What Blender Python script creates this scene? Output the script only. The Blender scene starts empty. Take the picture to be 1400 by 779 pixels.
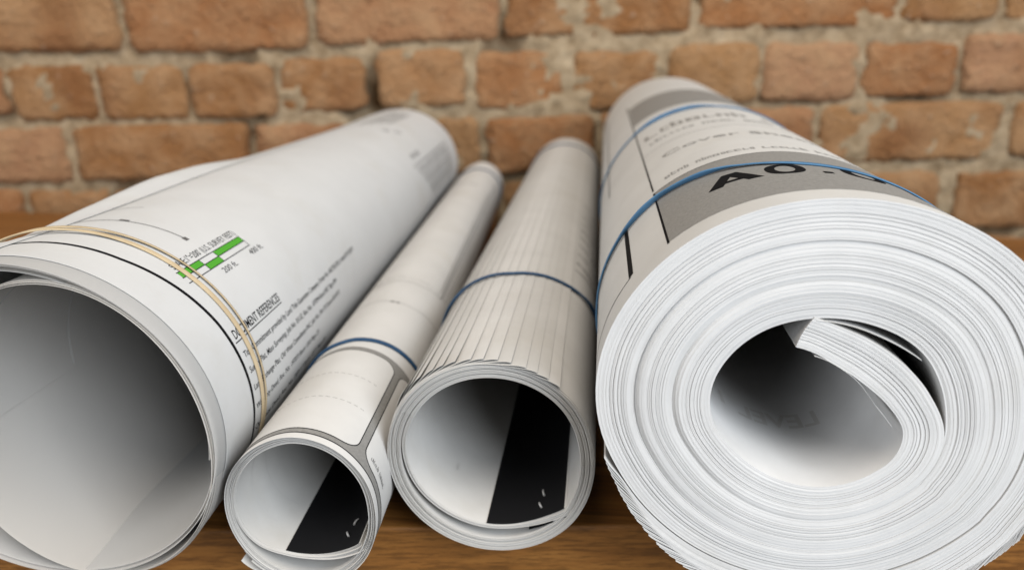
import bpy, bmesh, math, random
import numpy as np
from mathutils import Vector, Matrix, noise

S = bpy.context.scene
COL = S.collection
rad = math.radians

# ------------------------------------------------------------------ camera
cam_d = bpy.data.cameras.new('camera')
cam = bpy.data.objects.new('camera', cam_d)
COL.objects.link(cam)
S.camera = cam
c_right = Vector((0.99356829, 0.11131212, -0.02077647))
c_up = Vector((-0.01709539, 0.32883455, 0.9442328))
c_fwd = Vector((-0.11193658, 0.93780459, -0.3286225))
M = Matrix.Identity(4)
for r_ in range(3):
    M[r_][0], M[r_][1], M[r_][2] = c_right[r_], c_up[r_], -c_fwd[r_]
M[2][3] = 0.20
cam.matrix_world = M
cam_d.sensor_width = 36.0
cam_d.lens = 1011.0 / 1400.0 * 36.0
cam_d.clip_start = 0.01
cam_d.clip_end = 50.0
cam_d.dof.use_dof = True
cam_d.dof.focus_distance = 0.262
cam_d.dof.aperture_fstop = 7.4

# ------------------------------------------------------------------ light
wd = bpy.data.worlds.new('World')
S.world = wd
wd.use_nodes = True
wd.node_tree.nodes['Background'].inputs[0].default_value = (1.0, 0.93, 0.84, 1)
wd.node_tree.nodes['Background'].inputs[1].default_value = 0.09


def area(name, loc, target, sx, sy, power, color):
    d = bpy.data.lights.new(name, 'AREA')
    d.shape = 'RECTANGLE'
    d.size, d.size_y = sx, sy
    d.energy = power
    d.color = color
    o = bpy.data.objects.new(name, d)
    COL.objects.link(o)
    o.location = loc
    o.rotation_euler = (Vector(target) - Vector(loc)).to_track_quat('-Z', 'Y').to_euler()
    return o


area('window_light', (1.50, -1.15, 1.10), (0.0, 0.35, 0.05), 1.5, 1.5, 54.0, (0.89, 0.945, 1.0))
area('room_light', (-0.1, -0.35, 2.0), (0.0, 0.5, 0.0), 1.8, 1.2, 29.0, (1.0, 0.905, 0.79))
area('left_fill_light', (-1.50, -1.30, 0.55), (0.0, 0.35, 0.05), 1.4, 0.9, 17.0, (0.95, 0.975, 1.0))  # added fill lamp, no window there; lifts the wide roll's inside from the left

S.view_settings.view_transform = 'Standard'
S.view_settings.look = 'None'
S.view_settings.exposure = 0.35
S.view_settings.gamma = 1.0
S.cycles.max_bounces = 6
S.cycles.diffuse_bounces = 1
S.cycles.glossy_bounces = 2
S.cycles.caustics_reflective = False
S.cycles.caustics_refractive = False
S.cycles.use_denoising = True


# ------------------------------------------------------------------ materials
def new_mat(name):
    m = bpy.data.materials.new(name)
    m.use_nodes = True
    nt = m.node_tree
    return m, nt, nt.nodes['Principled BSDF']


def plain(name, col, rough=0.6, spec=0.3):
    m, nt, b = new_mat(name)
    b.inputs['Base Color'].default_value = (*col, 1)
    b.inputs['Roughness'].default_value = rough
    b.inputs['Specular IOR Level'].default_value = spec
    return m


def node(nt, t, **kw):
    n = nt.nodes.new(t)
    for k, v in kw.items():
        setattr(n, k, v)
    return n


def ramp(nt, fac, stops):
    r = node(nt, 'ShaderNodeValToRGB')
    el = r.color_ramp.elements
    el[0].position, el[0].color = stops[0][0], (*stops[0][1], 1)
    el[1].position, el[1].color = stops[-1][0], (*stops[-1][1], 1)
    for p, c in stops[1:-1]:
        e = el.new(p)
        e.color = (*c, 1)
    nt.links.new(fac, r.inputs[0])
    return r.outputs[0]


def tex_noise(nt, vec, scale, detail=3, rough=0.5):
    n = node(nt, 'ShaderNodeTexNoise')
    n.inputs['Scale'].default_value = scale
    n.inputs['Detail'].default_value = detail
    n.inputs['Roughness'].default_value = rough
    if vec is not None:
        nt.links.new(vec, n.inputs['Vector'])
    return n.outputs[0]


def mapping(nt, scale=(1, 1, 1), coord='Object', rot=(0, 0, 0)):
    tc = node(nt, 'ShaderNodeTexCoord')
    mp = node(nt, 'ShaderNodeMapping')
    mp.inputs['Scale'].default_value = scale
    mp.inputs['Rotation'].default_value = rot
    nt.links.new(tc.outputs[coord], mp.inputs[0])
    return mp.outputs[0]


def mix(nt, fac, a, b, blend='MIX'):
    m = node(nt, 'ShaderNodeMix', data_type='RGBA', blend_type=blend)
    if isinstance(fac, (int, float)):
        m.inputs[0].default_value = fac
    else:
        nt.links.new(fac, m.inputs[0])
    for s, v in ((6, a), (7, b)):
        if isinstance(v, tuple):
            m.inputs[s].default_value = (*v, 1)
        else:
            nt.links.new(v, m.inputs[s])
    return m.outputs[2]


def bump(nt, b, height, strength, dist):
    n = node(nt, 'ShaderNodeBump')
    n.inputs['Strength'].default_value = strength
    n.inputs['Distance'].default_value = dist
    nt.links.new(height, n.inputs['Height'])
    nt.links.new(n.outputs[0], b.inputs['Normal'])


def paper_mat(name, c0, c1, var=0.0, thin=0.0, objvar=0.0):
    """bond paper: faint fibre mottling, slow undulation; var = sheet to sheet tint"""
    m, nt, b = new_mat(name)
    v = mapping(nt, (1, 1, 1))
    col = ramp(nt, tex_noise(nt, v, 38, 4, 0.6), [(0.35, c0), (0.65, c1)])
    stain = ramp(nt, tex_noise(nt, v, 17, 6, 0.7), [(0.33, (0.965, 0.957, 0.94)), (0.47, (1, 1, 1))])
    col = mix(nt, 1.0, col, stain, 'MULTIPLY')
    if objvar:
        oi = node(nt, 'ShaderNodeObjectInfo')
        d = 1.0 - objvar
        col = mix(nt, 1.0, col, ramp(nt, oi.outputs['Random'], [(0.0, (d, d, d * 0.99)), (1.0, (1, 1, 1))]), 'MULTIPLY')
    if var:
        g = node(nt, 'ShaderNodeNewGeometry')
        d = 1.0 - var
        tint = ramp(nt, g.outputs['Random Per Island'], [(0.0, (d, d * 0.992, d * 0.98)), (0.28, (1, 1, 1)), (1.0, (1, 1, 1))])
        col = mix(nt, 1.0, col, tint, 'MULTIPLY')
    nt.links.new(col, b.inputs['Base Color'])
    b.inputs['Roughness'].default_value = 0.62
    b.inputs['Specular IOR Level'].default_value = 0.25
    bump(nt, b, tex_noise(nt, v, 16, 2, 0.45), 0.22, 0.004)
    if thin:
        tr = node(nt, 'ShaderNodeBsdfTranslucent')
        nt.links.new(col, tr.inputs[0])
        mx = node(nt, 'ShaderNodeMixShader')
        mx.inputs[0].default_value = thin
        nt.links.new(b.outputs[0], mx.inputs[1])
        nt.links.new(tr.outputs[0], mx.inputs[2])
        nt.links.new(mx.outputs[0], nt.nodes['Material Output'].inputs['Surface'])
    return m


M_PAPER = paper_mat('bond_paper', (0.60, 0.59, 0.573), (0.64, 0.63, 0.613), 0.0, 0.0, 0.15)
M_PAPERW = paper_mat('white_bond_paper', (0.75, 0.75, 0.745), (0.78, 0.78, 0.775), 0.0, 0.28)


def vellum_mat():
    m, nt, b = new_mat('drafting_vellum')
    b.inputs['Base Color'].default_value = (0.76, 0.76, 0.755, 1)
    b.inputs['Roughness'].default_value = 0.5
    b.inputs['Specular IOR Level'].default_value = 0.3
    tl = node(nt, 'ShaderNodeBsdfTranslucent')
    tl.inputs[0].default_value = (0.84, 0.82, 0.79, 1)
    m0 = node(nt, 'ShaderNodeMixShader')
    m0.inputs[0].default_value = 0.45
    nt.links.new(b.outputs[0], m0.inputs[1])
    nt.links.new(tl.outputs[0], m0.inputs[2])
    tr = node(nt, 'ShaderNodeBsdfTransparent')
    mx = node(nt, 'ShaderNodeMixShader')
    mx.inputs[0].default_value = 0.30
    nt.links.new(m0.outputs[0], mx.inputs[1])
    nt.links.new(tr.outputs[0], mx.inputs[2])
    nt.links.new(mx.outputs[0], nt.nodes['Material Output'].inputs['Surface'])
    return m


M_VELLUM = vellum_mat()


def thin_mat():
    m, nt, b = new_mat('thin_plotter_paper')
    b.inputs['Base Color'].default_value = (0.80, 0.79, 0.775, 1)
    b.inputs['Roughness'].default_value = 0.6
    b.inputs['Specular IOR Level'].default_value = 0.2
    tr = node(nt, 'ShaderNodeBsdfTranslucent')
    tr.inputs[0].default_value = (0.84, 0.80, 0.74, 1)
    mx = node(nt, 'ShaderNodeMixShader')
    mx.inputs[0].default_value = 0.55
    nt.links.new(b.outputs[0], mx.inputs[1])
    nt.links.new(tr.outputs[0], mx.inputs[2])
    nt.links.new(mx.outputs[0], nt.nodes['Material Output'].inputs['Surface'])
    return m


M_THIN = thin_mat()
M_EDGE = paper_mat('paper_edges', (0.62, 0.62, 0.62), (0.67, 0.67, 0.67), 0.07)
M_INK = plain('black_ink', (0.008, 0.008, 0.009), 0.7, 0.08)
M_INKG = plain('grey_ink', (0.11, 0.107, 0.104), 0.6)
M_FAINT = plain('show_through_ink', (0.545, 0.535, 0.52), 0.7)
M_FAINT2 = plain('pale_line_ink', (0.27, 0.265, 0.255), 0.7)
M_GREEN = plain('green_ink', (0.075, 0.33, 0.03), 0.6)
M_TAPE = plain('black_binding_tape', (0.006, 0.006, 0.007), 0.55, 0.25)
M_STEEL = plain('staple_steel', (0.75, 0.75, 0.75), 0.35, 0.6)
M_STEEL.node_tree.nodes['Principled BSDF'].inputs['Metallic'].default_value = 0.5


def grey_print():
    m, nt, b = new_mat('grey_print')
    v = mapping(nt)
    col = ramp(nt, tex_noise(nt, v, 900, 3, 0.7), [(0.3, (0.20, 0.195, 0.185)), (0.7, (0.28, 0.272, 0.258))])
    nt.links.new(col, b.inputs['Base Color'])
    b.inputs['Roughness'].default_value = 0.6
    return m


M_GREY = grey_print()


def rubber(name, c0, c1):
    m, nt, b = new_mat(name)
    v = mapping(nt)
    col = ramp(nt, tex_noise(nt, v, 120, 3), [(0.3, c0), (0.7, c1)])
    nt.links.new(col, b.inputs['Base Color'])
    b.inputs['Roughness'].default_value = 0.6
    b.inputs['Specular IOR Level'].default_value = 0.25
    return m


M_BLUE = rubber('blue_rubber', (0.018, 0.055, 0.12), (0.03, 0.082, 0.165))
M_BLUEL = rubber('light_blue_rubber', (0.055, 0.14, 0.255), (0.075, 0.18, 0.31))
M_TAN = rubber('tan_rubber', (0.42, 0.325, 0.20), (0.50, 0.40, 0.26))


def wood_mat():
    m, nt, b = new_mat('oak_wood')
    v = mapping(nt, (5, 150, 150))
    warp = tex_noise(nt, mapping(nt, (2.0, 14, 14)), 1.0, 2)
    n1 = tex_noise(nt, v, 1.0, 6, 0.65)
    n2 = tex_noise(nt, mapping(nt, (14, 620, 620)), 1.0, 4, 0.7)
    base = ramp(nt, n1, [(0.32, (0.065, 0.021, 0.0045)), (0.47, (0.22, 0.084, 0.017)), (0.68, (0.35, 0.155, 0.037))])
    pores = ramp(nt, n2, [(0.40, (0.38, 0.33, 0.28)), (0.53, (1, 1, 1))])
    col = mix(nt, 1.0, base, pores, 'MULTIPLY')
    col = mix(nt, 0.35, col, ramp(nt, warp, [(0.3, (0.13, 0.047, 0.010)), (0.7, (0.29, 0.132, 0.034))]))
    nt.links.new(col, b.inputs['Base Color'])
    b.inputs['Roughness'].default_value = 0.42
    bump(nt, b, n2, 0.25, 0.0006)
    return m


M_WOOD = wood_mat()


def brick_mat():
    m, nt, b = new_mat('old_brick')
    oi = node(nt, 'ShaderNodeObjectInfo')
    v = mapping(nt)
    base = ramp(nt, oi.outputs['Random'], [(0.0, (0.24, 0.108, 0.041)), (0.25, (0.285, 0.150, 0.062)), (0.5, (0.31, 0.168, 0.078)),
                                           (0.75, (0.275, 0.120, 0.047)), (1.0, (0.33, 0.182, 0.102))])
    n1 = tex_noise(nt, v, 22, 5, 0.62)
    n2 = tex_noise(nt, v, 120, 4, 0.65)
    n3 = tex_noise(nt, v, 9, 3, 0.5)
    col = mix(nt, ramp(nt, n1, [(0.38, (0, 0, 0)), (0.72, (0.8, 0.8, 0.8))]), base, (0.39, 0.240, 0.130))
    col = mix(nt, ramp(nt, n3, [(0.50, (0, 0, 0)), (0.70, (0.7, 0.7, 0.7))]), col, (0.19, 0.076, 0.028))
    col = mix(nt, ramp(nt, n2, [(0.62, (0, 0, 0)), (0.74, (0.7, 0.7, 0.7))]), col, (0.38, 0.30, 0.22))
    col = mix(nt, ramp(nt, n2, [(0.26, (0.8, 0.8, 0.8)), (0.38, (0, 0, 0))]), col, (0.14, 0.065, 0.03))
    nt.links.new(col, b.inputs['Base Color'])
    b.inputs['Roughness'].default_value = 0.9
    b.inputs['Specular IOR Level'].default_value = 0.15
    add = node(nt, 'ShaderNodeMath', operation='ADD')
    nt.links.new(n1, add.inputs[0])
    nt.links.new(n2, add.inputs[1])
    bump(nt, b, add.outputs[0], 1.0, 0.007)
    return m


def mortar_mat():
    m, nt, b = new_mat('lime_mortar')
    v = mapping(nt)
    n1 = tex_noise(nt, v, 60, 5, 0.7)
    n2 = tex_noise(nt, v, 300, 3, 0.7)
    col = ramp(nt, n1, [(0.30, (0.18, 0.125, 0.072)), (0.5, (0.30, 0.225, 0.142)), (0.72, (0.40, 0.315, 0.212))])
    col = mix(nt, ramp(nt, n2, [(0.3, (0.5, 0.5, 0.5)), (0.42, (0, 0, 0))]), col, (0.16, 0.13, 0.10))
    nt.links.new(col, b.inputs['Base Color'])
    b.inputs['Roughness'].default_value = 0.95
    b.inputs['Specular IOR Level'].default_value = 0.1
    bump(nt, b, n1, 0.9, 0.004)
    return m


M_BRICK = brick_mat()
M_MORTAR = mortar_mat()


# ------------------------------------------------------------------ helpers
def tag(o, label=None, cat=None, group=None, kind=None):
    if label:
        o['label'] = label
    if cat:
        o['category'] = cat
    if group:
        o['group'] = group
    if kind:
        o['kind'] = kind
    return o


def empty(name, loc, rz=0.0):
    o = bpy.data.objects.new(name, None)
    o.empty_display_size = 0.03
    COL.objects.link(o)
    o.location = loc
    o.rotation_euler = (0, 0, rz)
    return o


def mesh_obj(name, verts, faces, mat, parent=None, smooth=None, origin=(0, 0, 0)):
    """verts are given in world space minus the thing's origin (children keep the thing's frame)"""
    me = bpy.data.meshes.new(name)
    v = np.asarray(verts, dtype=float) - np.asarray(origin, dtype=float)
    me.from_pydata(v.tolist(), [], [tuple(int(i) for i in f) for f in faces])
    if smooth is not None:
        if smooth is True:
            fl = np.ones(len(me.polygons), dtype=bool)
        else:
            fl = np.asarray(smooth, dtype=bool)
        me.polygons.foreach_set('use_smooth', fl)
    me.materials.append(mat)
    me.update()
    o = bpy.data.objects.new(name, me)
    COL.objects.link(o)
    if parent is not None:
        o.parent = parent
    return o


def grid_faces(n, m, base=0, flip=False):
    """n rows of m verts"""
    a = (np.arange(n - 1)[:, None] * m + np.arange(m - 1)[None, :]).ravel() + base
    f = np.stack([a, a + 1, a + m + 1, a + m], 1)
    return f[:, ::-1] if flip else f


# ------------------------------------------------------------------ brick wall
def build_wall():
    rng = random.Random(7)
    root = empty('brick_wall', (0, 0.90, 0), math.atan(0.115))
    tag(root, 'old orange-brown brick wall with crumbling grey mortar behind the rolls', 'wall')
    # courses measured from the place: (left, right, bottom, top) of each brick in metres along the wall
    rows = [
        [(-0.7558, -0.5511, 0.1851, 0.2559), (-0.5377, -0.3344, 0.1821, 0.2515), (-0.3221, -0.1148, 0.1871, 0.2486), (-0.1056, 0.1033, 0.1905, 0.2472), (0.1137, 0.3347, 0.1937, 0.2472), (0.3462, 0.452, 0.1979, 0.2481), (0.4625, 0.5692, 0.1962, 0.2473), (0.580, 0.790, 0.197, 0.248)],
        [(-0.7951, -0.696, 0.1169, 0.1681), (-0.6896, -0.5938, 0.1087, 0.1684), (-0.5844, -0.486, 0.1064, 0.1654), (-0.477, -0.3802, 0.1067, 0.1656), (-0.3708, -0.2751, 0.1121, 0.1699), (-0.2575, -0.1585, 0.1139, 0.1772), (-0.1442, -0.0433, 0.1089, 0.1708), (-0.0288, 0.0712, 0.1073, 0.1701), (0.0819, 0.1852, 0.1116, 0.1758), (0.1935, 0.301, 0.1118, 0.1751), (0.3109, 0.4166, 0.1143, 0.1727), (0.4271, 0.5275, 0.1169, 0.1807), (0.5373, 0.6422, 0.1173, 0.1803), (0.653, 0.760, 0.117, 0.180)],
        [(-0.852, -0.641, 0.0347, 0.0969), (-0.6264, -0.4217, 0.0362, 0.0983), (-0.4085, -0.2986, 0.0326, 0.0947), (-0.2876, -0.1426, 0.0323, 0.0978), (-0.1311, -0.0046, 0.0327, 0.099), (0.0059, 0.1183, 0.0334, 0.0997), (0.1275, 0.2546, 0.0396, 0.1021), (0.2655, 0.4801, 0.0383, 0.1051), (0.497, 0.710, 0.0396, 0.1029)],
        [(-0.8558, -0.7086, -0.0385, 0.0243), (-0.6968, -0.6028, -0.0414, 0.0215), (-0.5918, -0.467, -0.044, 0.0208), (-0.456, -0.2452, -0.0479, 0.0197), (-0.2331, -0.1228, -0.047, 0.0188), (-0.1118, 0.0989, -0.046, 0.0188), (0.1096, 0.2208, -0.0478, 0.0197), (0.231, 0.4189, -0.0456, 0.0226), (0.4421, 0.5451, -0.0474, 0.0208), (0.5555, 0.770, -0.0481, 0.0202)],
        [(-0.8512, -0.656, -0.1223, -0.0538), (-0.6449, -0.4374, -0.127, -0.0584), (-0.4258, -0.3114, -0.1278, -0.0592), (-0.3, -0.0877, -0.1296, -0.061), (-0.0765, 0.1358, -0.1306, -0.0619), (0.1466, 0.3589, -0.1315, -0.061), (0.3696, 0.4795, -0.1313, -0.0627), (0.4901, 0.693, -0.133, -0.0625)],
    ]
    top = []
    x = -0.86
    while x < 0.75:
        w = rng.choice([0.203, 0.207, 0.21])
        top.append((x, x + w, 0.263 - 0.003 * rng.random(), 0.326))
        x += w + 0.012
    rows.insert(0, top)
    for row in rows:
        for (s0, s1, z0, z1) in row:
            w, hgt = s1 - s0, z1 - z0
            nx, nz = max(12, int(w / 0.0085)), 9
            off = Vector((rng.uniform(-50, 50), rng.uniform(-50, 50), rng.uniform(-50, 50)))
            proud = rng.uniform(-0.0025, 0.0035)
            til = rng.uniform(-0.012, 0.012)
            vs = []
            for j in range(nz + 1):
                for i in range(nx + 1):
                    u, v_ = i / nx, j / nz
                    xx = s0 + w * u
                    zz = z0 + hgt * v_ + (xx - (s0 + s1) / 2) * til
                    eu = min(u, 1 - u) * w
                    ev = min(v_, 1 - v_) * hgt
                    p = Vector((xx, 0, zz))
                    n1 = noise.noise(p * 45 + off)
                    n2 = noise.noise(p * 120 + off)
                    n3 = noise.noise(p * 18 + off)
                    yy = -proud - 0.0032 * n1 - 0.0012 * n2 - 0.0028 * n3
                    e = min(eu, ev)
                    if e < 1e-6:
                        corner = (eu < 1e-6 and ev < 1e-6)
                        yy += 0.0011 + 0.0026 * n2 + (0.0014 if corner else 0)
                        pull = -0.0008 + 0.0036 * n1 + 0.0030 * n2 + (0.002 if corner else 0)
                        if eu < 1e-6:
                            xx += pull * (1 if u < .5 else -1)
                        if ev < 1e-6:
                            zz += pull * (1 if v_ < .5 else -1)
                    elif e < 0.0085:
                        yy += 0.0003 * (1 + n2)
                    vs.append((xx, yy, zz))
            fs = [tuple(f) for f in grid_faces(nz + 1, nx + 1)]
            # sides running back into the mortar
            ring = [i for i in range(nx + 1)] + [(j + 1) * (nx + 1) - 1 for j in range(1, nz + 1)] + \
                   [nz * (nx + 1) + i for i in range(nx - 1, -1, -1)] + [j * (nx + 1) for j in range(nz - 1, 0, -1)]
            b0 = len(vs)
            for k in ring:
                vs.append((vs[k][0], 0.022, vs[k][2]))
            L = len(ring)
            for k in range(L):
                fs.append((ring[k], b0 + k, b0 + (k + 1) % L, ring[(k + 1) % L]))
            mesh_obj('brick', vs, fs, M_BRICK, root, True)
    # mortar bed: one rough sheet between and behind the bricks
    xs = np.arange(-0.90, 0.80, 0.0042)
    zs = np.arange(-0.15, 0.34, 0.0042)
    vs = []
    for zz in zs:
        for xx in xs:
            p = Vector((xx, 0, zz))
            d = 0.0041 + 0.0036 * noise.noise(p * 30) + 0.0028 * noise.noise(p * 95) + 0.0036 * noise.noise(p * 11 + Vector((5, 3, 1)))
            k = noise.noise(p * 13 + Vector((31, 7, 2)))
            if k > 0.26:      # places where the joint has fallen out
                d += 0.06 * (k - 0.26)
            vs.append((xx, d, zz))
    mesh_obj('mortar', vs, grid_faces(len(zs), len(xs)), M_MORTAR, root, True)


build_wall()


# ------------------------------------------------------------------ table
def build_table():
    root = empty('wooden_table', (0, 0.5, -0.03))
    tag(root, 'brown wooden table top under the four paper rolls', 'table')
    org = (0, 0.5, -0.03)

    def slab(name, c, z0, z1, bev):
        bm = bmesh.new()
        lo = [bm.verts.new((x, y, z0)) for x, y in c]
        hi = [bm.verts.new((x, y, z1)) for x, y in c]
        bm.faces.new(lo[::-1])
        bm.faces.new(hi)
        for i in range(4):
            bm.faces.new((lo[i], lo[(i + 1) % 4], hi[(i + 1) % 4], hi[i]))
        if bev:
            bmesh.ops.bevel(bm, geom=bm.edges[:], offset=bev, segments=3, affect='EDGES', profile=0.5)
        bmesh.ops.translate(bm, verts=bm.verts[:], vec=-Vector(org))
        me = bpy.data.meshes.new(name)
        bm.to_mesh(me)
        bm.free()
        me.materials.append(M_WOOD)
        o = bpy.data.objects.new(name, me)
        COL.objects.link(o)
        o.parent = root
        return o

    fy = lambda x: 0.2638 + 0.100 * x
    by = lambda x: 0.758 - 0.073 * x
    slab('table_top', [(-0.95, fy(-0.95)), (0.95, fy(0.95)), (0.95, by(0.95)), (-0.95, by(-0.95))], -0.030, 0.0, 0.0016)
    slab('apron', [(-0.88, fy(-0.88) + 0.03), (0.88, fy(0.88) + 0.03), (0.88, fy(0.88) + 0.05), (-0.88, fy(-0.88) + 0.05)], -0.11, -0.0305, 0.001)


build_table()


# ------------------------------------------------------------------ rolls: geometry
def pchip(ctrl):
    x = np.array([c[0] for c in ctrl], float)
    y = np.array([c[1] for c in ctrl], float)
    m = np.gradient(y, x)

    def f(q):
        q = np.asarray(q, float)
        i = np.clip(np.searchsorted(x, q) - 1, 0, len(x) - 2)
        h = x[i + 1] - x[i]
        t = (q - x[i]) / h
        return ((2 * t ** 3 - 3 * t ** 2 + 1) * y[i] + (t ** 3 - 2 * t ** 2 + t) * h * m[i]
                + (-2 * t ** 3 + 3 * t ** 2) * y[i + 1] + (t ** 3 - t ** 2) * h * m[i + 1])
    return f


def sstep(a, b, x):
    t = np.clip((np.asarray(x, float) - a) / (b - a), 0, 1)
    return t * t * (3 - 2 * t)


class Roll:
    """a rolled bundle; phi in degrees runs clockwise from the top as seen from the front"""

    def __init__(self, x0, x1, y0, y1, s1, cz, rfun, wav=0.0):
        self.wav = wav
        self.x0, self.x1, self.y0, self.y1, self.s1, self.cz, self.r = x0, x1, y0, y1, s1, cz, rfun

    def pos(self, phi, y, off):
        phi, y, off = np.broadcast_arrays(np.asarray(phi, float), np.asarray(y, float), np.asarray(off, float))
        v = (y - self.y0) / (self.y1 - self.y0)
        sc = 1 + v * (self.s1 - 1)
        a = np.radians(phi)
        wv = self.wav * (np.sin(17 * y + 2 * a + 1.0) + 0.35 * np.sin(33 * y - 3 * a)) * sstep(0.0, 0.06, y - self.y0)
        R = (self.r(phi) + off + wv) * sc
        return np.stack([self.x0 + v * (self.x1 - self.x0) + R * np.sin(a), y, self.cz * sc + R * np.cos(a)], -1)


def sheet_geo(roll, phis, yf, yb, off, th, ys=None, lift=None):
    """one sheet: outer face, inner face, front edge, back edge and the two end edges.  yf/yb may vary with phi"""
    phis = np.asarray(phis, float)
    n = len(phis)
    yf = np.broadcast_to(np.asarray(yf, float), n)
    yb = np.broadcast_to(np.asarray(yb, float), n)
    ts = np.array([0.0, 1.0]) if ys is None else np.asarray(ys, float)
    Y = yf[None, :] + ts[:, None] * (yb - yf)[None, :]
    off = np.broadcast_to(np.asarray(off, float), n)
    th = np.broadcast_to(np.asarray(th, float), n)[None, :]
    lf = 0.0 if lift is None else lift(phis[None, :] + 0 * Y, Y)
    PH = phis[None, :] + 0 * Y
    inn = roll.pos(PH, Y, off[None, :] + lf)
    out = roll.pos(PH, Y, off[None, :] + lf + th)
    m = len(ts)
    V, Fc, sm = [], [], []
    base = 0

    def add(vv, ff, s):
        nonlocal base
        V.append(vv.reshape(-1, 3))
        Fc.append(np.asarray(ff) + base)
        sm.append(np.full(len(ff), s))
        base += vv.reshape(-1, 3).shape[0]
    add(out, grid_faces(m, n), True)
    add(inn, grid_faces(m, n, flip=True), True)
    add(np.stack([inn[0], out[0]]), grid_faces(2, n), False)
    add(np.stack([inn[-1], out[-1]]), grid_faces(2, n, flip=True), False)
    add(np.stack([inn[:, 0], out[:, 0]]), grid_faces(2, m, flip=True), False)
    add(np.stack([inn[:, -1], out[:, -1]]), grid_faces(2, m), False)
    return np.concatenate(V), np.concatenate(Fc), np.concatenate(sm)


def join(geos):
    V, Fc, sm, b = [], [], [], 0
    for v, f, s in geos:
        V.append(v)
        Fc.append(f + b)
        sm.append(s)
        b += len(v)
    return np.concatenate(V), np.concatenate(Fc), np.concatenate(sm)


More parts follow.
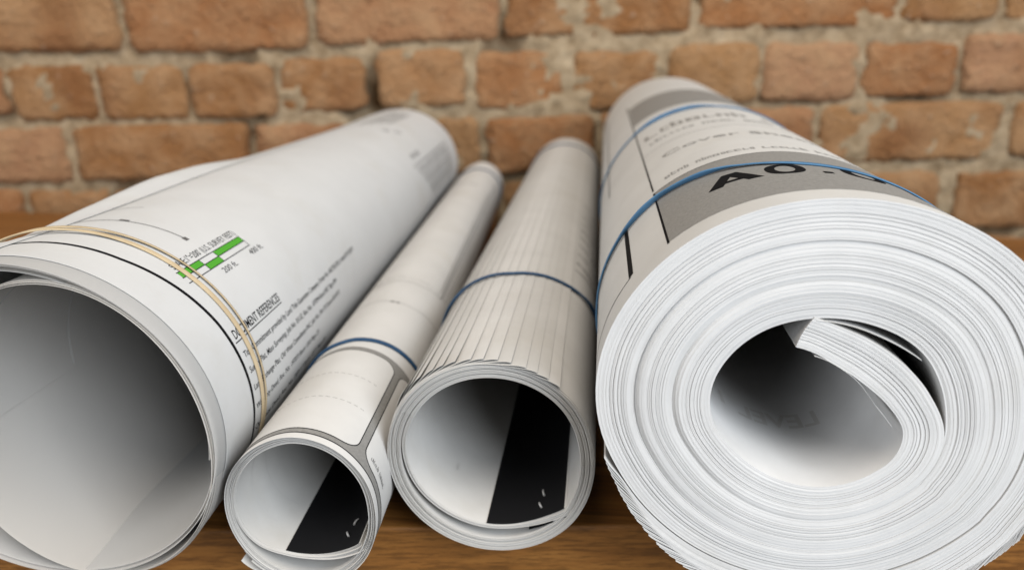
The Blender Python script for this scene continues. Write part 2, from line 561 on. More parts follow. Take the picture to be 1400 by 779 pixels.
class Printer:
    """puts flat print on a roll's outer (or inner) surface, a hair proud of the paper"""

    def __init__(self, roll, surf, root, sheet, org):
        self.roll, self.surf, self.root, self.sheet, self.org = roll, surf, root, sheet, org

    def P(self, phi, y, lay):
        return self.surf(np.asarray(phi, float), np.asarray(y, float), lay)

    def rad_(self, y):
        return float(np.linalg.norm(self.P(0.5, y, 0) - self.P(-0.5, y, 0))) / rad(1.0)

    def patch(self, name, a0, a1, y0, y1, mat, lay=8e-5, step=2.0):
        n = max(2, int(abs(a1 - a0) / step) + 2)
        m = max(2, int(abs(y1 - y0) / 0.04) + 2)
        A, Y = np.meshgrid(np.linspace(a0, a1, n), np.linspace(y0, y1, m))
        return mesh_obj(name, self.P(A, Y, lay).reshape(-1, 3), grid_faces(m, n), mat, self.sheet, True, self.org)

    def patches(self, name, rects, mat, lay=8e-5, step=3.0):
        V, Fc, b = [], [], 0
        for a0, a1, y0, y1 in rects:
            n = max(2, int(abs(a1 - a0) / step) + 2)
            A, Y = np.meshgrid(np.linspace(a0, a1, n), np.linspace(y0, y1, 2))
            V.append(self.P(A, Y, lay).reshape(-1, 3))
            Fc.append(grid_faces(2, n, b))
            b += 2 * n
        return mesh_obj(name, np.concatenate(V), np.concatenate(Fc), mat, self.sheet, True, self.org)

    def line(self, name, pts, w, mat, lay=8e-5, sub=14):
        """thin line through (phi, y) points, w metres wide"""
        V, Fc = [], []
        R = self.rad_(pts[0][1])
        q = []
        for (a, b) in zip(pts[:-1], pts[1:]):
            for k in range(sub):
                t = k / sub
                q.append((a[0] + (b[0] - a[0]) * t, a[1] + (b[1] - a[1]) * t))
        q.append(pts[-1])
        q = np.array(q)
        met = np.stack([np.radians(q[:, 0]) * R, q[:, 1]], 1)
        d = np.gradient(met, axis=0)
        d /= np.linalg.norm(d, axis=1)[:, None]
        nrm = np.stack([-d[:, 1], d[:, 0]], 1) * w / 2
        A = met + nrm
        B = met - nrm
        for z in (A, B):
            V.append(self.P(np.degrees(z[:, 0] / R), z[:, 1], lay))
        return mesh_obj(name, np.concatenate(V), grid_faces(2, len(q)), mat, self.sheet, True, self.org)

    def poly(self, name, pts, mat, lay):
        """filled outline given as (phi, y) points"""
        R = self.rad_(pts[0][1])
        bm = bmesh.new()
        bm.faces.new([bm.verts.new((rad(a) * R, y, 0)) for a, y in pts])
        return self._wrap(name, bm, mat, lay, R)

    def _wrap(self, name, bm, mat, lay, R):
        xs = [v.co.x for v in bm.verts]
        lo, hi = min(xs), max(xs)
        stepm = R * rad(3.0)
        k = math.ceil(lo / stepm) * stepm
        while k < hi:
            bmesh.ops.bisect_plane(bm, geom=bm.verts[:] + bm.edges[:] + bm.faces[:], plane_co=(k, 0, 0), plane_no=(1, 0, 0))
            k += stepm
        bmesh.ops.triangulate(bm, faces=bm.faces[:])
        co = np.array([v.co[:] for v in bm.verts])
        W = self.P(np.degrees(co[:, 0] / R), co[:, 1], lay)
        bm.verts.index_update()
        fs = [[v.index for v in f.verts] for f in bm.faces]
        bm.free()
        return mesh_obj(name, W, fs, mat, self.sheet, True, self.org)

    def text(self, name, body, mat, a, y, size, length, along='axis', bold=0.0, lay=9e-5, mirror=False):
        """along='axis': baseline runs away along the roll, letters' tops towards -phi.
        along='round': baseline runs round the roll (phi grows), letters' tops point away (+y).  length in metres."""
        cu = bpy.data.curves.new('print', 'FONT')
        cu.body = body
        cu.size = 1.0
        cu.offset = bold
        cu.resolution_u = 3
        ob = bpy.data.objects.new('print', cu)
        COL.objects.link(ob)
        dg = bpy.context.evaluated_depsgraph_get()
        dg.update()
        me = bpy.data.meshes.new_from_object(ob.evaluated_get(dg))
        COL.objects.unlink(ob)
        bpy.data.objects.remove(ob)
        bpy.data.curves.remove(cu)
        bm = bmesh.new()
        bm.from_mesh(me)
        bpy.data.meshes.remove(me)
        xs = [v.co.x for v in bm.verts]
        x0, x1 = min(xs), max(xs)
        R = self.rad_(y)
        kx = length / (x1 - x0)
        kz = size / 0.69
        for v in bm.verts:
            u, w = (v.co.x - x0) * kx, v.co.y * kz
            if mirror:
                u = length - u
            if along == 'axis':
                v.co = (rad(a) * R - w, y + u, 0)
            else:
                v.co = (rad(a) * R + u, y + w, 0)
        return self._wrap(name, bm, mat, lay, R)

    def glyph(self, name, ch, mat, a0, a1, y0, hh, lay):
        """heavy extended sans letters built from strokes: A, 0 and the point"""
        R = self.rad_(y0)
        W = rad(a1 - a0) * R
        X0 = rad(a0) * R
        bm = bmesh.new()

        def quad(*p):
            bm.faces.new([bm.verts.new((X0 + x * W, y0 + y * hh, 0)) for x, y in p])
        if ch == 'A':
            st = 0.27
            quad((0, 0), (st, 0), (0.5 + 0.02, 0.78), (0.36, 1.0))
            quad((1 - st, 0), (1, 0), (0.64, 1.0), (0.36, 1.0))
            quad((0.23, 0.19), (0.77, 0.19), (0.68, 0.37), (0.32, 0.37))
        elif ch == '0':
            n = 28
            o_, i_ = [], []
            for k in range(n):
                t = 2 * math.pi * k / n
                c, s_ = math.cos(t), math.sin(t)
                o_.append((0.5 + 0.5 * math.copysign(abs(c) ** 0.85, c), 0.5 + 0.52 * math.copysign(abs(s_) ** 0.85, s_)))
                i_.append((0.5 + 0.25 * c, 0.5 + 0.34 * s_))
            for k in range(n):
                k2 = (k + 1) % n
                quad(o_[k], o_[k2], i_[k2], i_[k])
        else:
            quad((0, 0), (1, 0), (1, 0.2), (0, 0.2))
        return self._wrap(name, bm, mat, lay, R)

    def scribble(self, name, mat, a0, a1, y, size, seed, along='round', fill=0.62, lay=8e-5):
        """a row of print too small or blurred to read: little strokes in word groups"""
        rng = random.Random(seed)
        rects = []
        R = self.rad_(y if along == 'round' else a0)
        if along == 'round':
            u, end = rad(a0) * R, rad(a1) * R
        else:
            u, end = a0, a1
        word = rng.randint(3, 8)
        while u < end:
            w = size * rng.uniform(0.35, 0.62)
            h0, h1 = 0.0, size * rng.choice([0.7, 0.7, 1.0])
            kind = rng.random()
            bars = []
            if kind < 0.5:
                bars += [(u, u + w * 0.28, h0, h1), (u + w * 0.55, u + w * 0.8, h0, size * 0.7)]
            else:
                bars += [(u, u + w * 0.26, h0, h1)]
            if kind > 0.3:
                bars += [(u, u + w * 0.8, h0, size * 0.14)]
            if kind < 0.75:
                bars += [(u, u + w * 0.8, size * 0.56, size * 0.7)]
            for b0, b1, c0, c1 in bars:
                if along == 'round':
                    rects.append((math.degrees(b0 / R), math.degrees(b1 / R), y + c0, y + c1))
                else:
                    rects.append((y - math.degrees(c1 / R), y - math.degrees(c0 / R), b0, b1))
            u += w
            word -= 1
            if word == 0:
                u += size * 0.45
                word = rng.randint(2, 9)
        return self.patches(name, rects, mat, lay, step=6.0)


def rrect(a0, a1, y0, y1, ra, ry, n=7):
    p = []
    for cx, cy, s in ((a1 - ra, y0 + ry, -90), (a1 - ra, y1 - ry, 0), (a0 + ra, y1 - ry, 90), (a0 + ra, y0 + ry, 180)):
        for k in range(n + 1):
            t = rad(s + 90 * k / n)
            p.append((cx + ra * math.cos(t), cy + ry * math.sin(t)))
    return p


def band(name, surf, yfun, width, thick, mat, label, twist=None, loops=1, group=None, n=220, out=0.0):
    """rubber band stretched round a roll; yfun(phi) gives its place along the roll"""
    ph = np.linspace(-180, -180 + 360 * loops, n * loops, endpoint=False)
    y = np.array([yfun(p) for p in ph])
    tw = np.zeros(len(ph)) if twist is None else np.array([twist(p) for p in ph])
    base = surf(ph, y, 0.0)
    upv = surf(ph, y, 0.001) - base
    upv /= np.linalg.norm(upv, axis=1)[:, None]
    tan = np.roll(base, -1, 0) - np.roll(base, 1, 0)
    tan /= np.linalg.norm(tan, axis=1)[:, None]
    side = np.cross(tan, upv)
    # section: flat rounded rectangle
    sec = [(-0.5, -0.28), (-0.36, -0.5), (0.36, -0.5), (0.5, -0.28), (0.5, 0.28), (0.36, 0.5), (-0.36, 0.5), (-0.5, 0.28)]
    V = []
    for (a, b) in sec:
        a_, b_ = a * width, b * thick
        w = a_ * np.cos(tw) - b_ * np.sin(tw)
        u = a_ * np.sin(tw) + b_ * np.cos(tw)
        half = 0.5 * (thick * np.abs(np.cos(tw)) + width * np.abs(np.sin(tw)))
        V.append(base + side * w[:, None] + upv * (u + half + 0.00012 + out)[:, None])
    V = np.stack(V, 1)
    m, k = len(ph), len(sec)
    Fc = []
    for i in range(m):
        i2 = (i + 1) % m
        for j in range(k):
            j2 = (j + 1) % k
            Fc.append((i * k + j, i * k + j2, i2 * k + j2, i2 * k + j))
    V = V.reshape(-1, 3)
    i0 = int(np.argmin(V[:, 2]))
    org = Vector(V[i0])
    o = mesh_obj(name, V, Fc, mat, None, True, org)
    o.location = org
    tag(o, label, 'rubber band', group)
    return o


rngN = np.random.RandomState(11)


def walk(n, amp, corr):
    w = np.convolve(rngN.normal(size=n + 4 * corr), np.ones(corr) / corr ** 0.5, 'same')[2 * corr:2 * corr + n]
    return amp * w


# ------------------------------------------------------------------ roll 4: the thick set
def build_thick_roll():
    N, T = 90, 0.0127
    t = (T - 0.00005) / N
    first = pchip([(-40, .036), (-22, .0299), (2.6, .0222), (22, .0196), (42.9, .0190), (68.4, .0210), (96, .0256), (115, .0262), (135.6, .0248), (176.4, .0236),
                   (213, .0246), (233, .0268), (251.6, .0302), (267.8, .0344), (278, .0365), (290.6, .0382), (308, .0391), (327, .0391), (345.4, .0382), (362, .0375),
                   (379.5, .0373), (395, .0377), (408, .0379), (424, .0375), (440, .0375), (455, .0382), (470, .0385), (495, .0376)])

    def r(phi):
        phi = np.asarray(phi, float)
        out = np.zeros_like(phi)
        k = np.where(phi > 480, np.floor((phi - 480) / 360) + 1, 0)
        out = first(phi - 360 * k) + T * k
        # the outermost turn hangs loose under the roll
        out = out + 0.0006 * sstep(1080 + 80, 1080 + 150, phi) * (1 - 0.35 * sstep(1080 + 200, 1080 + 262, phi))
        # evens the outer turns towards round
        return out

    R4 = Roll(.0745, .077, .222, .848, .0717 / .0745, .0752, r)
    org = (.0745, .222, 0)
    root = empty('paper_roll', org)
    tag(root, 'thickest paper roll, hundreds of sheets, grey title blocks and A0.0 on top', 'paper roll', 'rolled drawing sets')
    jit = walk(N, 0.00006, 9) + walk(N, 0.00002, 1) + np.where(rngN.uniform(size=N) < 0.07, 0.0003, 0)
    jit = jit - np.linspace(jit[0], jit[-1], N)
    jit -= jit.min()
    geos = []
    ends = 1080 + np.linspace(258, 112, N)
    for i in range(N):
        p0 = -22 + 12 * i / (N - 1)
        p1 = ends[i] + rngN.uniform(-1.0, 1.0)
        phis = np.concatenate([np.linspace(p0, 60, 22, endpoint=False), np.arange(60, p1 - 7, 3.4), np.linspace(p1 - 6.5, p1, 6)])
        wob = 0.00005 * np.sin(np.radians(phis * 0.7 + 40 * i)) + 0.0005 * np.sin(np.radians(phis * 0.31 + i * 2))
        yf = R4.y0 + 0.0002 + jit[i] + wob
        # small air gaps open and close between bundles of sheets as the bundle turns
        frac = np.clip((258 - (phis - 1080)) / 146.0, 0.02, 1)
        expand = np.minimum(1 / frac, 1.9)
        u = i / (N - 1)
        m_ = 0.25 + 1.3 * np.clip(np.cos(np.radians(phis - 280)), 0, 1) ** 2 + 0.25 * np.sin(np.radians(phis * 0.53))
        yf = yf + 0.0007 * m_ * np.exp(-((u - 1) / 0.10) ** 2) + 0.0003 * m_ * np.exp(-(u / 0.10) ** 2)
        if i == N - 1:
            yf = yf - 0.0007 * m_ * sstep(780, 860, phis)
        elif u > 0.75:
            yf = yf - 0.0007 * m_ * np.exp(-((u - 1) / 0.10) ** 2) * sstep(780, 860, phis)
        endlift = 0.0016 * sstep(p1 - 9, p1, phis)
        g = sheet_geo(R4, phis, yf, R4.y1 + rngN.uniform(-.002, .002), i * t * expand + endlift, t * expand * rngN.uniform(0.95, 0.998))
        if i == N - 1:
            v, f, s = g
            cover = mesh_obj('cover_sheet', v, f, M_PAPER, root, s, org)
        else:
            geos.append(g)
    v, f, s = join(geos)
    st = mesh_obj('sheet_stack', v, f, M_EDGE, root, s, org)
    st['kind'] = 'stuff'
    st['label'] = 'layered white sheet edges coiled round a hollow centre'
    # loose inner leaves
    lf = pchip([(-14, .0262), (10, .0212), (30, .0188), (48, .0176), (66, .0180), (82, .0203), (92, .0226)])
    q = Roll(.0745, .077, .222, .848, .0717 / .0745, .0752, lf)
    v, f, s = sheet_geo(q, np.linspace(-12, 88, 40), .2222, .84, -0.0004, .00012)
    mesh_obj('loose_sheet', v, f, M_PAPERW, root, s, org)
    lf2 = pchip([(-10, .0372), (6, .0355), (24, .0345), (40, .0352), (52, .0366)])
    q = Roll(.0745, .077, .222, .848, .0717 / .0745, .0752, lf2)
    v, f, s = sheet_geo(q, np.linspace(-9, 48, 30), .2224, .84, 0.0001, .00012)
    mesh_obj('loose_sheet', v, f, M_PAPERW, root, s, org)

    def surf(phi, y, lay):
        return R4.pos(phi + 1080, y, N * t + lay)
    P = Printer(R4, surf, root, cover, org)
    P.patch('grey_title_block', -41.4, 44, .2355, .3115, M_GREY, 6e-5)
    P.line('block_rule', [(-41.5, .3117), (44, .3117)], .0007, M_INK, 1.0e-4, 60)
    P.line('border_line', [(-41.5, .2345), (-41.5, .3125)], .0009, M_INK, 1.1e-4)
    P.line('border_line', [(-41.5, .3165), (-42.5, .69)], .0008, M_INK, 1.1e-4)
    P.patch('grey_title_block', -41.5, 44, .5445, .665, M_GREY, 6e-5)
    wR = P.rad_(.28)
    for ch, a0, a1, y0, hh in (('A', -27.4, -12.6, .2642, .0170), ('0', -11.3, -1.0, .2640, .0170), ('.', 2.6, 5.2, .2640, .0170), ('0', 8.8, 20.4, .2640, .0170)):
        P.glyph('sheet_number', ch, M_INK, a0, a1, y0, hh, 1.3e-4)
    P.scribble('print_row', M_FAINT2, -36.5, 30, .3225, .0060, 3)
    P.text('print_row', 'Cover Sheet', M_GREY, -34.5, .3690, .0085, rad(58) * wR, 'round', 0.004)
    P.line('print_rule', [(-41, .405), (36, .405)], .0004, M_INKG, 8e-5, 50)
    P.scribble('print_row', M_FAINT2, -37, 30, .4250, .0085, 5)
    P.scribble('print_row', M_GREY, -38.5, 30, .4490, .0185, 6)
    P.line('border_line', [(-54.6, .2995), (-54.4, .2395)], .0024, M_INK)
    P.line('border_line', [(-54.4, .2386), (-90, .2380)], .0006, M_INK, 8e-5, 40)
    P.line('border_line', [(-63.9, .4150), (-63.9, .78)], .0013, M_INKG)
    P.scribble('print_row', M_FAINT2, .258, .29, -77, .0022, 9, 'axis')
    # show-through on the innermost leaf (seen from inside, so reversed)

    def surf_in(phi, y, lay):
        return R4.pos(phi, y, -lay)
    Pi = Printer(R4, surf_in, root, st, org)
    Pi.text('show_through_print', 'LEVEL 1', M_FAINT, 150, .262, .010, .044, 'round', 0.02, 1e-4, False)
    def fy(p):
        return float(np.interp(p, [-180, -130, -80, -60, -40, -29, -18, -7, 8, 20, 60, 100, 140, 180],
                               [.292, .296, .2965, .2962, .2962, .2920, .2886, .2830, .2780, .2750, .272, .275, .283, .292]))

    def tw(p):
        return float(np.interp(p, [-180, -80, -58, -46, -36, -26, -16, 0, 180], [.1, .1, .5, 1.0, .8, .9, .3, 0, .1]))

    def bsurf2(phi, y, lay):
        # stretched round: a convex loop over the bundle
        pp = (phi + 180) % 360 - 180
        rr = np.interp(pp, [-180, -140, -100, -90, 0, 90, 110, 140, 180], [.0742, .0742, .0757, .0757, .0757, .0768, .0765, .0748, .0742])
        flat = Roll(.0745, .077, .222, .848, .0717 / .0745, .0752, lambda q: np.interp((q + 180) % 360 - 180, GX, GR))
        return flat.pos(pp, y, lay)
    GX = np.linspace(-180, 180, 181)
    top = r(np.where(GX < 112, GX + 1080, 1190)) + N * t
    left = r(1080 + GX + 360 * (GX < -110)) + t * N * np.clip((258 - (GX + 360 * (GX < -110))) / 146.0, 0, 1)
    GR = np.where((GX > -100) & (GX < 110), top, np.minimum(left, .0747))
    GR = np.convolve(np.concatenate([GR[-12:-1], GR, GR[1:12]]), np.ones(7) / 7, 'same')[11:-11]
    band('rubber_band', bsurf2, fy, .0030, .0007, M_BLUEL, 'light blue rubber band crossing the A0.0 lettering on the thickest roll', tw, group='rubber bands on the rolls', n=260)
    band('rubber_band', bsurf2, lambda p: float(np.interp(p, [-180, -72, -13, 27, 90, 180], [.508, .498, .503, .507, .510, .508])), .0026, .0008, M_BLUEL,
         'blue rubber band round the far half of the thickest roll', lambda p: float(np.interp(p, [-180, -45, -30, -12, 0, 180], [.1, .2, 1.1, 1.0, .1, .1])), group='rubber bands on the rolls')


build_thick_roll()


# ------------------------------------------------------------------ roll 3: the stepped set
def spiral(ctrl, T, cut):
    f = pchip(ctrl)

    def r(phi):
        phi = np.asarray(phi, float)
        k = np.where(phi > cut, np.floor((phi - cut) / 360) + 1, 0)
        return f(phi - 360 * k) + T * k
    return r


def binding(R, root, org, a0, a1, y0, staples, under):
    """black binding tape on the bound inner end, with staples; returns the tape"""
    v, f, s = sheet_geo(R, np.linspace(a0, a1, 24), y0, R.y1 - .002, -.00022, .00014)
    tp = mesh_obj('binding_tape', v, f, M_TAPE, root, s, org)
    v, f, s = sheet_geo(R, np.linspace(a0, a0 + 30, 14), y0 - .0004, R.y1 - .002, under, .00014)
    mesh_obj('binding_tape', v, f, M_TAPE, root, s, org)
    for (a, y, ln, rot) in staples:
        c = R.pos(a, y, -.0005)
        d1 = R.pos(a, y + .002, -.0005) - c
        d1 /= np.linalg.norm(d1)
        d2 = R.pos(a + 2, y, -.0005) - c
        d2 /= np.linalg.norm(d2)
        ax = d1 * math.cos(rot) + d2 * math.sin(rot)
        sd = np.cross(ax, R.pos(a, y, -.001) - c)
        sd /= np.linalg.norm(sd)
        upn = R.pos(a, y, -.0015) - c
        upn /= np.linalg.norm(upn)
        V = []
        for k in np.linspace(-.5, .5, 7):
            bow = 0.00035 * (1 - (2 * k) ** 2)
            for q in range(6):
                g = q / 6 * 2 * math.pi
                V.append(c + ax * ln * k + upn * (bow + 0.00036 * math.sin(g)) + sd * .00042 * math.cos(g))
        Fc = [(i * 6 + j, i * 6 + (j + 1) % 6, (i + 1) * 6 + (j + 1) % 6, (i + 1) * 6 + j) for i in range(6) for j in range(6)]
        mesh_obj('staple', V, Fc, M_STEEL, root, True, org)
    return tp


def build_stepped_roll():
    N, T = 14, 0.0019
    t = T / N
    r = spiral([(110, .0362), (123, .0345), (137, .0315), (152, .0296), (170, .0286), (187, .0283), (205, .0284), (227, .0294), (245, .0309), (263, .0325), (283, .0342), (305, .0350), (330, .0357), (357, .0363),
                (382, .0366), (408, .0362), (440, .0345), (465, .0342), (490, .0348), (537, .0346), (587, .0345), (612, .0350), (625, .0354), (643, .0362), (665, .0370), (690, .0377), (717, .0383), (745, .0386)], T, 730)
    R3 = Roll(-.0388, -.0348, .244, .857, .0387 / .0412, .0409, r)
    org = (-.0388, .244, 0)
    root = empty('paper_roll', org)
    tag(root, 'white paper roll with stepped sheet ends fanned along its top, beside the thickest roll', 'paper roll', 'rolled drawing sets')
    ends = 1440 + np.linspace(38.5, -50, N)
    last = None
    first = None
    for i in range(N):
        p1 = ends[i] + rngN.uniform(-0.9, 0.9)
        phis = np.concatenate([np.arange(123 + 0.25 * i, p1 - 8, 3.5), np.linspace(p1 - 7.5, p1, 6)])
        dy = 0.0012 * np.sin(i * 1.7) + 0.0004 * rngN.normal()
        turn = (phis - 123) / 360.0
        yf = R3.y0 + 0.0012 + dy * 0.26 - 0.0002 * np.floor(turn) + 0.0001 * np.sin(turn * 4 + i)
        yf = yf + (0.0006 if i in (0, N - 1) else 0.0002 if i in (1, N - 2) else 0.0)
        # corners of the outer ends spring forward and up a little
        yf = yf - 0.0016 * sstep(p1 - 45, p1, phis) * (1 - i / N) + 0.004 * sstep(p1 - 70, p1, phis) * (i / N)
        ypts = np.concatenate([[0, .012, .03, .06], np.linspace(.1, 1, 8)])

        def lift(PH, Y, p1=p1):
            e = sstep(p1 - 14, p1, PH)
            return e * (0.00038 + 0.0009 * np.clip((.29 - Y) / .045, 0, 1) ** 2)
        v, f, s = sheet_geo(R3, phis, yf, R3.y1 + rngN.uniform(-.003, .001), i * t * (1 + 0.9 * (1 - sstep(123, 172, phis))), t * 0.82, ypts, lift)
        o = mesh_obj('sheet', v, f, M_PAPER, root, s, org)
        if first is None:
            first = o
        last = o
    binding(R3, root, org, 124.5, 186, .2455, [(143, .2535, .004, .35), (141.5, .2615, .0045, .2)], T * 1.8)

    def surf(phi, y, lay):
        return R3.pos(phi + 1080, y, N * t + lay)
    P = Printer(R3, surf, root, last, org)
    for k in range(9):
        P.scribble('print_row', M_FAINT2 if k % 2 else M_INKG, 41 + 0.3 * k, 62 + 2 * (k % 3), .405 + .019 * k, .0050, 20 + k)
    P.line('print_rule', [(40, .392), (78, .400)], .0012, M_INKG, 8e-5, 20)
    P.line('print_rule', [(40, .470), (74, .452)], .0009, M_FAINT2, 8e-5, 20)

    def surf_in(phi, y, lay):
        return R3.pos(phi, y, -lay)
    Pi = Printer(R3, surf_in, root, first, org)
    Pi.text('show_through_print', 'MULTI', M_FAINT, 222, .272, .005, .022, 'round', 0.01, 1e-4, False)

    def bsurf(phi, y, lay):
        pp = (np.asarray(phi, float) + 180) % 360 - 180
        w = sstep(-50, 40, pp)
        a = r(np.where(pp < 0, pp, 0) + 1440) + N * t
        b = r(np.where(pp > -60, pp, -60) + 1080) + N * t
        rr = a * (1 - w) + b * w
        flat = Roll(-.0388, -.0348, .244, .857, .0387 / .0412, .0409, lambda q: rr)
        return flat.pos(pp, y, lay + 0.0003)
    band('rubber_band', bsurf, lambda p: float(np.interp(p, [-180, -59, -34, -4, 21, 46, 66, 180], [.356, .3525, .3520, .3478, .3520, .3575, .3606, .356])), .0022, .0012, M_BLUE,
         'blue rubber band round the near half of the stepped roll', lambda p: 1.0 * float(np.interp(p, [-180, 20, 34, 46, 60, 180], [.4, .4, 0, .2, 1, .4])), group='rubber bands on the rolls')
    band('rubber_band', bsurf, lambda p: float(np.interp(p, [-180, -60, -3, 34, 65, 180], [.815, .808, .804, .808, .818, .815])), .0026, .0010, M_BLUE,
         'blue rubber band round the far end of the stepped roll', None, group='rubber bands on the rolls')


build_stepped_roll()


# ------------------------------------------------------------------ roll 2: the thin set
def build_thin_roll():
    N, T = 6, 0.00086
    t = T / N
    r = spiral([(105, .0268), (122, .0256), (140, .0229), (158, .0211), (180, .0203), (202, .0209), (231, .0238), (264, .0250), (285, .0251), (305, .0254), (342, .0272), (361, .0286), (388, .0290),
                (415, .0279), (449, .0262), (474, .0265), (500, .0275), (540, .0290), (575, .0282), (600, .0268), (624, .0260), (645, .0260), (665, .0263), (702, .0281), (721, .0295), (748, .0299)], T, 730)
    R2 = Roll(-.1078, -.1330, .221, .833, .0273 / .0313, .0322, r)
    org = (-.1078, .221, 0)
    root = empty('paper_roll', org)
    tag(root, 'thinnest paper roll with grey rounded frame printed near its front end', 'paper roll', 'rolled drawing sets')
    ends = 1440 + np.linspace(236, 214, N)
    sheets = []
    for i in range(N):
        p1 = ends[i]
        phis = np.concatenate([np.arange(122 + 0.3 * i, p1 - 10, 3.5), np.linspace(p1 - 9.5, p1, 7)])
        turn = (phis - 122) / 360.0
        yf = R2.y0 + 0.0006 + 0.0005 * np.sin(i * 2.1) + 0.0003 * np.sin(turn * 3 + i) - 0.0004 * np.floor(turn) * (i % 2) + (0.0007 if i == 0 else 0.0)
        ypts = np.concatenate([[0, .015, .035, .06, .09, .13], np.linspace(.18, 1, 8)])

        def lift(PH, Y, p1=p1, i=i):
            e = sstep(p1 - 42, p1, PH)
            return e * (0.0002 + (0.0085 if i == 5 else 0.0055 if i == 2 else 0.0004) * np.clip((.27 - Y) / .05, 0, 1) ** 2)
        v, f, s = sheet_geo(R2, phis, yf, R2.y1 + rngN.uniform(-.002, .001), i * t * (1 + 2.6 * (1 - sstep(122, 185, phis))), t * 0.86, ypts, lift)
        sheets.append(mesh_obj('sheet', v, f, M_PAPER, root, s, org))
    binding(R2, root, org, 123.5, 203, .2225, [(141, .2315, .0035, .5), (137, .2385, .0035, -.3)], T * 2.9)

    def surf(phi, y, lay):
        return R2.pos(phi + 1440, y, N * t + lay)
    P = Printer(R2, surf, root, sheets[-1], org)
    # grey frame between two white rounded panels
    P.patch('grey_frame', -70, 118, .2232, .3008, M_GREY, 5e-5)
    P.line('frame_outline', [(-70, .2235), (118, .2235)], .0005, M_INK, 8e-5, 70)
    P.line('frame_outline', [(-70, .3008), (118, .3008)], .0004, M_INKG, 8e-5, 70)
    for (a0, a1, y0, y1) in ((-75, 43.4, .2268, .2972), (50.4, 122, .2276, .2972)):
        P.poly('panel_outline', rrect(a0 - .8, a1 + .8, y0 - .0005, y1 + .0005, 13, .0068), M_INK, 9e-5)
        P.poly('white_panel', rrect(a0, a1, y0, y1, 12, .0063), M_PAPER, 1.3e-4)
    for yy in (.2730, .2515):
        P.patches('dashed_line', [(a, a + 3.2, yy, yy + .0003) for a in np.arange(-40, 38, 5.2)], M_FAINT2, 1.7e-4)
    P.scribble('print_row', M_INKG, 57, 82, .2312, .0022, 41, lay=1.8e-4)
    P.line('print_rule', [(-60, .3625), (30, .3635), (80, .372)], .0004, M_FAINT2, 8e-5, 30)
    P.patches('print_tick', [(8, 12, .3618, .3642), (14, 17, .3618, .3642)], M_FAINT2)
    P.line('print_rule', [(-60, .397), (30, .398), (54, .404)], .0005, M_FAINT2, 8e-5, 30)
    P.scribble('print_row', M_FAINT, -40, 50, .404, .0032, 42)
    P.line('border_line', [(54.7, .404), (57, .76)], .0009, M_INKG, 8e-5, 30)
    P.line('border_line', [(60.5, .404), (63, .76)], .0004, M_FAINT2, 8e-5, 30)
    P.scribble('print_row', M_FAINT2, .41, .70, 51.5, .0016, 43, 'axis')
    P.scribble('print_row', M_FAINT2, -30, 25, .70, .006, 44)

    def surf_in(phi, y, lay):
        return R2.pos(phi, y, -lay)
    Pi = Printer(R2, surf_in, root, sheets[0], org)
    Pi.line('show_through_print', [(215, .250), (330, .252)], .0008, M_FAINT, 1e-4, 40)
    Pi.line('show_through_print', [(225, .236), (320, .238)], .0006, M_FAINT, 1e-4, 40)
    G = 'rubber bands on the rolls'
    band('rubber_band', surf, lambda p: float(np.interp(p, [-180, -47, -10, 10, 37, 64, 180], [.310, .3085, .3072, .3086, .3112, .3140, .310])), .0022, .0012, M_BLUE,
         'dark blue rubber band just behind the grey frame on the thinnest roll', None, group=G)
    band('rubber_band', surf, lambda p: float(np.interp(p, [-180, -15, 25, 75, 180], [.785, .780, .787, .797, .785])), .0022, .0010, M_BLUE,
         'blue rubber band round the far end of the thinnest roll', None, group=G)


build_thin_roll()


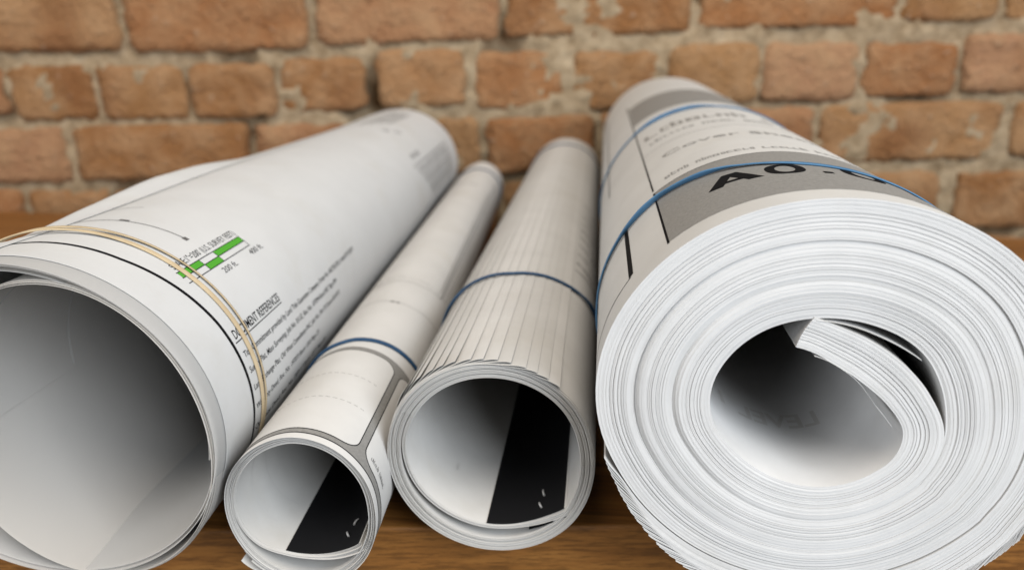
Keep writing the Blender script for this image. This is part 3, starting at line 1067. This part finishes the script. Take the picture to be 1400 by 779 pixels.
# ------------------------------------------------------------------ roll 1: the wide loose roll
def build_wide_roll():
    rx, rz = .0700, .0640

    def ell(phi):
        a = np.radians(phi)
        return 1 / np.sqrt((np.sin(a) / rx) ** 2 + (np.cos(a) / rz) ** 2)

    def r(phi):
        phi = np.asarray(phi, float)
        return ell(phi) + 0.0004 * (phi - 0) / 360.0
    R1 = Roll(-.2028, -.2200, .216, .826, .0600 / .0670, .0655, r, .0006)
    org = (-.2028, .216, 0)
    root = empty('paper_roll', org)
    tag(root, 'widest and loosest paper roll with green scale bar and small black print', 'paper roll', 'rolled drawing sets')
    phis = np.concatenate([np.arange(-150, 272, 3.0), np.arange(272, 351.1, 2.0)])
    ypts = np.linspace(0, 1, 48)

    def lift(PH, Y):
        e = sstep(296, 337, PH) * (1 - sstep(339, 351, PH))
        A = np.interp(Y, [.20, .2225, .240, .252, .264, .30, .36, .41, .46, .58, .70, .83], [.0050, .0040, .0016, .0002, .0004, .0034, .0066, .0052, .0010, .0002, .0002, .0002])
        return e * A
    v, f, s = sheet_geo(R1, phis, .2235, .826, 0, .00016, ypts, lift)
    outer = mesh_obj('outer_sheet', v, f, M_PAPERW, root, s, org)
    v, f, s = sheet_geo(R1, np.arange(-140, 235, 3.0), .2152, .825, -.0005, .00022, ypts)
    mesh_obj('inner_sheet', v, f, M_VELLUM, root, s, org)
    v, f, s = sheet_geo(R1, np.arange(-130, 230, 3.0), .2164, .824, -.0017, .00022, ypts)
    mesh_obj('inner_sheet', v, f, M_VELLUM, root, s, org)
    v, f, s = sheet_geo(R1, np.arange(-120, 100, 3.0), .2170, .823, -.0036, .00022, ypts)
    mesh_obj('inner_sheet', v, f, M_VELLUM, root, s, org)
    # tighter tube of sheets inside, lying against the bottom and the right
    ix, iz = .0522, .0592

    def ri(phi):
        phi = np.asarray(phi, float)
        a = np.radians(phi)
        return 1 / np.sqrt((np.sin(a) / ix) ** 2 + (np.cos(a) / iz) ** 2) + 0.0007 * (phi - 262) / 360.0
    RI = Roll(-.1880, -.2120, .216, .826, .865, .0622, ri)
    inners = []
    for i, (yf, p0, p1, off) in enumerate(((.2160, 262, 905, 0.0), (.2168, 266, 890, .0004))):
        ph = np.arange(p0, p1, 3.0)
        v, f, s = sheet_geo(RI, ph, yf + .0004 * np.sin(np.radians(ph) * .5), .822 - .002 * i, off, .00016)
        inners.append(mesh_obj('inner_sheet', v, f, M_THIN, root, s, org))

    def surf(phi, y, lay):
        return R1.pos(phi, y, .00016 + lay)
    P = Printer(R1, surf, root, outer, org)
    P.line('border_line', [(-40, .2405), (28, .2415), (49, .2445), (63, .2463), (96, .2481), (130, .2490)], .0017, M_INK, 8e-5, 24)
    P.line('print_arc', [(-14, .2765), (3.6, .2779), (33, .2789)], .0006, M_INKG, 8e-5, 24)
    P.patches('print_arrow', [(6.8, 10.6, .2782, .2801)], M_INKG, 9e-5)
    P.patches('print_arrow', [(31.6, 33.6, .2776, .2802)], M_INKG, 9e-5)
    P.line('print_rule', [(-16, .300), (4, .3025)], .0004, M_FAINT2)
    # scale bar
    a0, am, a1 = 42.5, 45.1, 47.7
    P.patches('scale_bar_green', [(a0, am, .2520, .2690), (a0, am, .2810, .3060), (am, a1, .2690, .2810)], M_GREEN, 9e-5, 1.0)
    for aa in (a0, am, a1):
        P.line('scale_bar_rule', [(aa, .2515), (aa, .3064)], .00035, M_INK, 1.1e-4)
    for yy in (.2690, .2810, .3061):
        P.line('scale_bar_rule', [(a0, yy), (a1, yy)], .00035, M_INK, 1.1e-4)
    P.text('scale_text', 'SCALE:1"=200\' (U.S. SURVEY FEET)', M_INK, 41.2, .2530, .0030, .0535, 'axis', 0.0)
    P.text('scale_text', '200 ft.', M_INK, 51.6, .2745, .0025, .0122, 'axis', 0.0)
    P.text('scale_text', '400 ft.', M_INK, 51.4, .3010, .0025, .0130, 'axis', 0.0)
    P.text('reference_heading', 'DOCUMENT REFERENCES', M_INK, 70.8, .2503, .0034, .0460, 'axis', 0.012)
    P.line('reference_underline', [(71.8, .2490), (71.8, .2965)], .0004, M_INK)
    for a, y1, tx in ((77.6, .406, 'Title Commitment provided by Land Title Guarantee Company, Order No. ABC70512812, dated 01/23/2018'),
                      (83.1, .3656, 'Survey Plat, Mass Surveying, Job No. 03-52, Rec No. 107094 Book 00C Page 094'),
                      (89.2, .3673, 'Land Exchange Plat, Old West Consultants INC, Job No. PH177 Drawn 05/10/12'),
                      (96.2, .3304, 'Warranty Deed, Rec. No. 197073 Book 1203 Page 23'),
                      (104.2, .344, 'Quitclaim Deed, Rec. No. 203117 Book 1277 Page 66')):
        P.text('reference_line', tx, M_INK, a, .2505, .0024, y1 - .2505, 'axis', 0.006)
    for k in range(7):
        P.scribble('print_row', M_INKG if k % 2 else M_FAINT2, .618 + .007 * k, .785, 66 + 4.6 * k, .0034, 60 + k, 'axis')
    P.scribble('print_row', M_INKG, .630, .662, 59, .0052, 71, 'axis')
    for k in range(4):
        P.scribble('print_row', M_FAINT2, .655 + .012 * k, .785, 4 + 5.5 * k, .0042, 80 + k, 'axis')
    P.scribble('print_row', M_INKG, .650, .657, 28, .006, 91, 'axis')
    P.scribble('print_row', M_INKG, .664, .671, 36, .006, 92, 'axis')

    def surf_in(phi, y, lay):
        return RI.pos(phi, y, -lay)
    Pi = Printer(RI, surf_in, root, inners[0], org)
    for yy in (.238, .290):
        Pi.line('show_through_line', [(264, yy), (480, yy + .004)], .0012, M_FAINT, 1e-4, 70)
    P2 = Printer(RI, lambda p, y, l: RI.pos(p + 360, y, -l), root, inners[0], org)
    P2.line('show_through_line', [(145, .228), (138, .275)], .0006, M_FAINT, 1e-4, 30)

    def bsurf(phi, y, lay):
        pp = np.asarray(phi, float)
        q_ = ((pp + 180) % 360) - 180
        return R1.pos(q_, y, .00016 + 0.0016 * (1 - sstep(-20, 40, q_)) + lay)
    band('rubber_band', bsurf, lambda p: .2572 + .0021 * math.cos(rad(p / 2 + 10)) + .0008 * math.sin(rad(p * 1.5)), .0018, .0006, M_TAN,
         'tan rubber band looped twice round the widest roll', lambda p: 0.5 * math.sin(rad(p * 1.5)), loops=2)


build_wide_roll()
